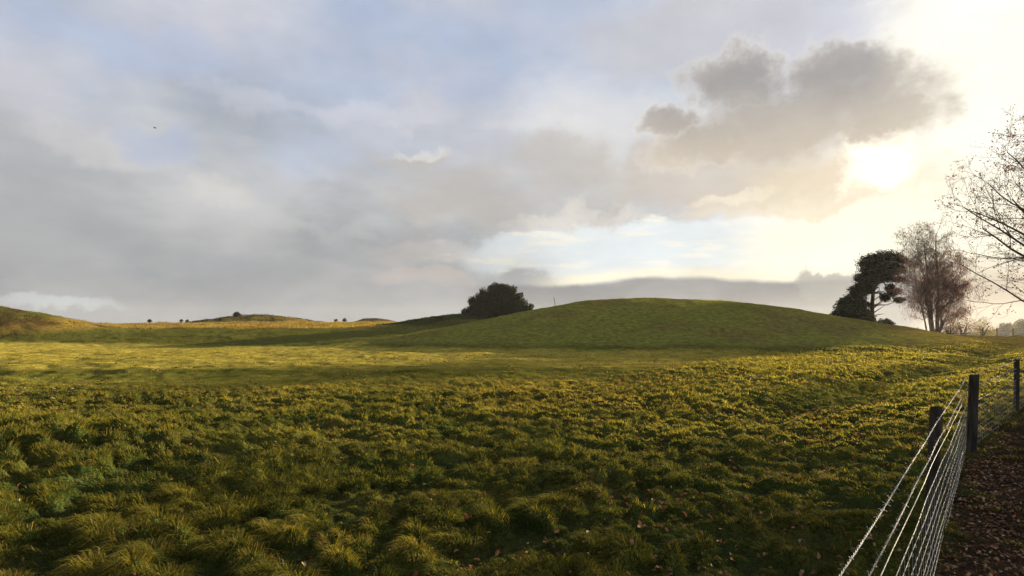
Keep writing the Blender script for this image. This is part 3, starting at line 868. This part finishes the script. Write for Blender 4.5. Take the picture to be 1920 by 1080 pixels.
# --- bird
def bird():
    d = 70.0; x = (290 - 960) / F * d; z = (612 - 240) / F * d + EYE
    root = empty('bird', (x, d, z)); tag(root, 'tiny dark bird flying high in the left part of the sky', 'bird')
    m = mat_leafy('bird_feather', .1)
    g = Geo(); c = (.05, .05, .055)
    g.tube([(-.17, 0, .0), (-.12, 0, .02), (0, 0, .03), (.10, 0, .02), (.17, 0, -.005), (.22, 0, -.01)], [.01, .035, .05, .045, .02, .006], 8, col=c)
    g.build('body', m, root)
    for sy in (-1, 1):
        g = Geo(); g.add([(-.06, 0, .05), (.08, 0, .05), (.07, sy * .16, .11), (-.02, sy * .17, .12), (.12, sy * .36, .07), (.07, sy * .37, .075),
                          (-.06, 0, .042), (.08, 0, .042), (.07, sy * .16, .104), (-.02, sy * .17, .112), (.12, sy * .36, .066), (.07, sy * .37, .07)],
                         [(0, 1, 2, 3), (3, 2, 4, 5), (9, 8, 7, 6), (11, 10, 8, 9)], c)
        g.build('wing', m, root)
    root.rotation_euler = (R(25), 0, R(60))
bird()

# trees standing just beyond the right edge, as the branch tip at the top right and the shadows on the grass show
copy_tree(OAK, (44, 40, hz(44, 40)), 1.0, 1.15, 'bare oak beyond the right edge whose shadow crosses the field')
copy_tree(OAK, (27, 23.5, hz(27, 23.5)), 4.0, 1.0, 'second bare oak close behind the first, beyond the right edge')

# ------------------------------------------------------------------ sky: clouds over a physical sky, laid out by azimuth and elevation
def build_world():
    w = bpy.data.worlds.new('World'); SC.world = w; w.use_nodes = True
    nt = w.node_tree; nt.nodes.clear(); L = nt.links
    def val(v):
        n = nt.nodes.new('ShaderNodeValue'); n.outputs[0].default_value = v; return n.outputs[0]
    def mth(op, a, b=None, c=None, clamp=False):
        n = nt.nodes.new('ShaderNodeMath'); n.operation = op; n.use_clamp = clamp
        for i, q in enumerate((a, b, c)):
            if q is None: continue
            if isinstance(q, (int, float)): n.inputs[i].default_value = q
            else: L.new(q, n.inputs[i])
        return n.outputs[0]
    add = lambda a, b: mth('ADD', a, b); sub = lambda a, b: mth('SUBTRACT', a, b); mul = lambda a, b: mth('MULTIPLY', a, b)
    def sm(x, a, b):
        n = nt.nodes.new('ShaderNodeMapRange'); n.interpolation_type = 'SMOOTHSTEP'
        L.new(x, n.inputs[0]); n.inputs[1].default_value = a; n.inputs[2].default_value = b
        n.inputs[3].default_value = 0; n.inputs[4].default_value = 1; return n.outputs[0]
    def mix(fac, a, b):
        n = nt.nodes.new('ShaderNodeMix'); n.data_type = 'RGBA'
        if isinstance(fac, (int, float)): n.inputs[0].default_value = fac
        else: L.new(fac, n.inputs[0])
        for i, q in ((6, a), (7, b)):
            if isinstance(q, tuple): n.inputs[i].default_value = (*q, 1)
            else: L.new(q, n.inputs[i])
        return n.outputs[2]
    tc = nt.nodes.new('ShaderNodeTexCoord'); sep = nt.nodes.new('ShaderNodeSeparateXYZ'); L.new(tc.outputs['Generated'], sep.inputs[0])
    X, Y, Z = sep.outputs
    az = mul(mth('ARCTAN2', X, Y), 57.29578)
    el = mul(mth('ARCSINE', Z), 57.29578)
    cmb = nt.nodes.new('ShaderNodeCombineXYZ'); L.new(az, cmb.inputs[0]); L.new(el, cmb.inputs[1])
    def noise(scale, det=4, rough=.55, sx=1.0, sy=1.0, off=0.0, dist=0.0):
        mp = nt.nodes.new('ShaderNodeMapping'); mp.inputs['Scale'].default_value = (sx, sy, 1); mp.inputs['Location'].default_value = (off, off * .7, off * .3)
        L.new(cmb.outputs[0], mp.inputs[0])
        n = nt.nodes.new('ShaderNodeTexNoise'); n.inputs['Scale'].default_value = scale; n.inputs['Detail'].default_value = det
        n.inputs['Roughness'].default_value = rough; n.inputs['Distortion'].default_value = dist; L.new(mp.outputs[0], n.inputs['Vector'])
        return n.outputs['Fac']
    def pt(px, py):
        dx = (px - 960) / F; dz = (612 - py) / F
        return math.degrees(math.atan2(dx, 1)), math.degrees(math.asin(dz / math.sqrt(1 + dx * dx + dz * dz)))
    # warped coordinates give the clouds ragged outlines
    wa = mul(sub(noise(.11, 5, .62, off=3), .5), 9.0); we = mul(sub(noise(.13, 5, .62, off=21), .5), 7.0)
    AZ = add(az, wa); EL = add(el, we)
    wa2 = mul(sub(noise(.35, 4, .6, off=33), .5), 3.0); we2 = mul(sub(noise(.35, 4, .6, off=45), .5), 3.0)
    AZ2 = add(AZ, wa2); EL2 = add(EL, we2)
    def ell(px, py, rx, ry, rot=0.0, A=AZ2, E=EL2):
        """1 at the centre falling to 0 at the rim of an ellipse given in the picture's scale"""
        a0, e0 = pt(px, py); a1, _ = pt(px + rx, py); a2, _ = pt(px - rx, py); _, e1 = pt(px, py - ry); _, e2 = pt(px, py + ry)
        ra = (a1 - a2) / 2; re = (e1 - e2) / 2
        da = sub(A, a0); de = sub(E, e0)
        c, s = math.cos(R(rot)), math.sin(R(rot))
        u = mul(add(mul(da, c), mul(de, s)), 1 / ra); v = mul(sub(mul(de, c), mul(da, s)), 1 / re)
        q = add(mul(u, u), mul(v, v))
        return mth('SUBTRACT', 1.0, q, clamp=False)
    def union(lst):
        o = lst[0]
        for q in lst[1:]: o = mth('SMOOTH_MAX', o, q, .25)
        return o
    sky = nt.nodes.new('ShaderNodeTexSky'); sky.sky_type = 'NISHITA'; sky.sun_disc = False
    sky.sun_elevation = R(SUN_EL); sky.sun_rotation = R(SUN_AZ); sky.air_density = 1.0; sky.dust_density = 1.5; sky.ozone_density = 1.0
    S = SKY_K
    def K(r, g, b):           # colour as it should appear in the sky (sRGB 0-255) in the sky node's own units
        f = lambda c: ((c / 255 + .055) / 1.055) ** 2.4 if c > 10 else c / 255 / 12.92
        return tuple(f(c) * S for c in (r, g, b))
    # thin veil over the blue
    base = mix(.72, sky.outputs[0], K(178, 190, 214))
    lum = noise(.05, 3, .45, 1, 1.5, 5); lum2 = noise(.11, 4, .5, 1, 1.8, 15)
    base = mix(sm(add(mul(lum, .7), mul(lum2, .3)), .34, .66), base, K(203, 204, 213))
    # grey overcast low on the left, paler higher up
    gx = noise(.06, 4, .5, 1, 1.8, 9)
    greyness = add(sub(1.0, sm(el, 6, 30)), mul(sub(gx, .5), 1.1))
    g1 = mul(sm(greyness, .1, .95), sub(1.0, sm(AZ, 6, 26)))
    tex = noise(.075, 5, .52, 1, 2.4, 12)
    greyc = mix(sm(tex, .36, .66), K(166, 168, 171), K(198, 198, 197))
    base = mix(mul(g1, .92), base, greyc)
    gl = ell(60, 380, 330, 180); base = mix(mul(sm(gl, .0, .9), .45), base, K(176, 177, 180))
    lit = ell(180, 270, 150, 60, 0); base = mix(mul(sm(lit, 0, .9), .6), base, K(208, 206, 206))
    blu = ell(290, 270, 130, 50, 0); base = mix(mul(sm(blu, 0, .9), .55), base, K(176, 187, 212))
    lit = ell(430, 360, 90, 50, 0); base = mix(mul(sm(lit, 0, .9), .5), base, K(208, 206, 203))
    for (px, py, rx, ry, kk, cc) in ((930, 165, 170, 40, .6, (178, 190, 214)), (600, 300, 110, 42, .6, (188, 197, 216)), (250, 90, 230, 60, .5, (172, 187, 216)), (830, 60, 150, 40, .4, (182, 192, 214)),
                                     (700, 215, 190, 30, .5, (206, 207, 216)), (480, 180, 150, 34, .5, (204, 204, 214)), (90, 190, 110, 40, .5, (196, 196, 204)), (1010, 230, 150, 26, .5, (216, 216, 220))):
        q = add(ell(px, py, rx, ry, 0), mul(sub(lum2, .5), 1.6)); base = mix(mul(sm(q, -.1, 1.0), kk), base, K(*cc))
    # pale blue opening low in the middle
    op = ell(1180, 470, 400, 62, 0, AZ, EL); base = mix(sm(op, -.05, .5), base, K(226, 233, 236))
    # light streaks there
    st = noise(.16, 5, .6, 1, 6, 27); base = mix(mul(mul(sm(st, .5, .64), sm(op, -.2, .4)), .85), base, K(247, 243, 228))
    # brightness spreading from the sun behind the clouds
    glow = ell(1790, 430, 590, 285, 0, AZ, EL); base = mix(sm(glow, .05, .9), base, K(262, 255, 232))
    gup = ell(1900, 60, 360, 330, 0, AZ, EL); base = mix(sm(gup, -.1, .75), base, K(262, 259, 245))
    midl = ell(1130, 240, 260, 120, -10, AZ, EL); base = mix(mul(sm(midl, 0, .9), .6), base, K(226, 224, 222))
    topg = ell(1330, 60, 330, 90, 0, AZ, EL); base = mix(mul(sm(topg, 0, .8), .6), base, K(200, 200, 204))
    # cumulus bank
    t2 = noise(.22, 6, .62, 1, 1.4, 41)
    arm = union([ell(1340, 305, 150, 56, 6), ell(1250, 325, 190, 62, 8), ell(1060, 315, 120, 66, -12), ell(860, 365, 170, 52, 0), ell(780, 300, 80, 22, 6), ell(1420, 330, 210, 52, 0)])
    af = add(arm, mul(sub(t2, .5), 1.5))
    base = mix(mul(sm(af, -.5, .9), .8), base, mix(sm(AZ, 2, 22), K(188, 184, 180), K(212, 200, 184)))
    lo = union([ell(1560, 330, 240, 40, -4), ell(1480, 375, 260, 28, 3)]); base = mix(mul(sm(lo, -.2, .8), .6), base, K(235, 218, 188))
    bank = union([ell(1500, 215, 245, 90, 4), ell(1378, 150, 105, 62, 0), ell(1575, 135, 125, 62, -10), ell(1660, 228, 112, 78, -8), ell(1250, 242, 50, 40, 0), ell(1320, 275, 110, 40, 10)])
    t3 = noise(.75, 5, .6, 1, 1.4, 63)
    bf = add(add(bank, mul(sub(t2, .5), 1.1)), mul(sub(t3, .5), .7))
    bc = mix(sm(el, 14, 22), K(210, 198, 180), K(166, 163, 163)); bc = mix(sm(AZ, 30, 38), bc, K(212, 202, 186))
    base = mix(mul(sm(bf, -.5, .2), .35), base, K(240, 232, 216))
    base = mix(sm(bf, -.22, .8), base, mix(mul(sm(t2, .4, .65), .35), bc, K(196, 188, 180)))
    for (px, py, rx, ry, kk, cc) in ((1090, 405, 150, 26, .5, (236, 228, 214)), (800, 470, 120, 30, .55, (206, 196, 188)), (790, 285, 60, 14, .6, (226, 224, 220)), (430, 365, 90, 34, .5, (214, 211, 206)), (600, 430, 160, 18, .4, (196, 194, 194)), (200, 460, 160, 26, .35, (186, 187, 190)), (960, 450, 70, 20, .5, (214, 222, 228))):
        q = add(ell(px, py, rx, ry, 0), mul(sub(t3, .5), 1.3)); base = mix(mul(sm(q, -.2, 1.1), kk), base, K(*cc))
    # sun-struck gap under the bank
    gap = add(ell(1655, 312, 92, 52, 0), mul(sub(t3, .5), .8)); base = mix(sm(gap, -.3, 1.1), base, K(300, 292, 265))
    gap2 = ell(1380, 360, 80, 14, 4); base = mix(mul(sm(add(gap2, mul(sub(t3, .5), 1.2)), -.4, 1.2), .6), base, K(255, 244, 214))
    # small grey puffs over the opening, left
    pf = ell(780, 430, 60, 26, 0); base = mix(mul(sm(pf, -.3, .8), .4), base, K(172, 168, 168))
    # low stratus along the right horizon, with a bright upper rim
    s_el = add(el, mul(sub(noise(.09, 4, .55, 1, 1, 51), .5), 2.4))
    a0, e_top = pt(1250, 524)
    span = mul(sm(az, -6, -1), sub(1.0, sm(az, 34.5, 38.5)))
    band = mul(sub(1.0, sm(s_el, e_top - .5, e_top + .15)), span)
    rim = mul(mul(sm(s_el, e_top - .6, e_top + .1), sub(1.0, sm(s_el, e_top + .1, e_top + 1.6))), mul(sm(az, 0, 6), sub(1.0, sm(az, 22, 30))))
    base = mix(mul(rim, .8), base, K(250, 240, 212))
    base = mix(mul(band, .93), base, mix(sm(tex, .35, .65), K(130, 131, 136), K(152, 151, 153)))
    hump = ell(1575, 525, 75, 34, 0, AZ, EL); base = mix(mul(sm(hump, .0, .5), .85), base, K(172, 170, 165))
    # warm mist on the right horizon
    ms = mul(mul(sm(az, 34, 39), sub(1.0, sm(el, 3.0, 6.5))), .95); base = mix(ms, base, K(206, 190, 168))
    lowg = mul(sub(1.0, sm(el, 3, 12)), sub(1.0, sm(az, 0, 8))); base = mix(mul(lowg, .5), base, K(134, 137, 141))
    # left horizon clearing
    cl = ell(110, 572, 130, 16, 0, AZ, EL); base = mix(mul(sm(cl, -.2, .8), .7), base, K(198, 204, 204))
    cl = ell(800, 520, 110, 22, 0, AZ, EL); base = mix(mul(sm(cl, 0, .8), .5), base, K(196, 182, 174))
    mo = noise(.16, 5, .55, 1, 1.9, 71); mo2 = noise(.055, 3, .5, 1, 2.2, 83)
    mo3 = noise(.5, 5, .6, 1, 2.2, 91)
    k = add(add(add(.785, mul(mo, .28)), mul(mo2, .12)), mul(mo3, .10))
    sc = nt.nodes.new('ShaderNodeVectorMath'); sc.operation = 'SCALE'; L.new(base, sc.inputs[0]); L.new(k, sc.inputs['Scale']); base = sc.outputs[0]
    # behind and above the camera: plain broken cloud
    up = sm(el, 36, 55); base = mix(mul(up, .8), base, K(175, 184, 202))
    bg = nt.nodes.new('ShaderNodeBackground'); bg.inputs['Strength'].default_value = .05
    L.new(base, bg.inputs['Color'])
    out = nt.nodes.new('ShaderNodeOutputWorld'); L.new(bg.outputs[0], out.inputs['Surface'])
    w.cycles.sampling_method = 'MANUAL'; w.cycles.sample_map_resolution = 512

EXPO = 2.0
SKY_K = 20.0 / 2 ** EXPO
build_world()

sun = bpy.data.lights.new('sun', 'SUN'); so = bpy.data.objects.new('sun', sun); COL.objects.link(so)
sun.energy = 5.0; sun.angle = R(.6); sun.color = (1.0, .84, .56)
d = Vector((math.sin(R(SUN_AZ)) * math.cos(R(SUN_EL)), math.cos(R(SUN_AZ)) * math.cos(R(SUN_EL)), math.sin(R(SUN_EL))))
so.rotation_euler = d.to_track_quat('Z', 'Y').to_euler(); so.location = (40, 30, 40)

# ------------------------------------------------------------------ haze
def haze():
    x0, x1, y0, y1, z0, z1 = -960, 960, -960, 960, -12, 32
    g = Geo(); v = [(x, y, z) for x in (x0, x1) for y in (y0, y1) for z in (z0, z1)]
    g.add(v, [(0, 1, 3, 2), (4, 6, 7, 5), (0, 4, 5, 1), (2, 3, 7, 6), (0, 2, 6, 4), (1, 5, 7, 3)])
    m, nt, out = new_mat('haze_air'); pv = nt.nodes.new('ShaderNodeVolumePrincipled')
    pv.inputs['Color'].default_value = (.92, .93, .95, 1); pv.inputs['Density'].default_value = .00011; pv.inputs['Anisotropy'].default_value = .3
    nt.links.new(pv.outputs[0], out.inputs['Volume'])
    o = g.build('haze', m, None, False); tag(o, 'thin damp air over the field', 'haze', kind='stuff')
haze()

# ------------------------------------------------------------------ camera
cam = bpy.data.cameras.new('camera'); co = bpy.data.objects.new('camera', cam); COL.objects.link(co)
cam.sensor_width = 36; cam.lens = 36 * F / 1920; cam.shift_y = 72 / 1920
cam.clip_start = .05; cam.clip_end = 6000
co.location = (0, 0, EYE); co.rotation_euler = (R(90), 0, 0)
SC.camera = co
SC.view_settings.view_transform = 'Standard'; SC.view_settings.look = 'None'
SC.view_settings.exposure = EXPO; SC.view_settings.gamma = 1
SC.cycles.max_bounces = 6; SC.cycles.transparent_max_bounces = 8
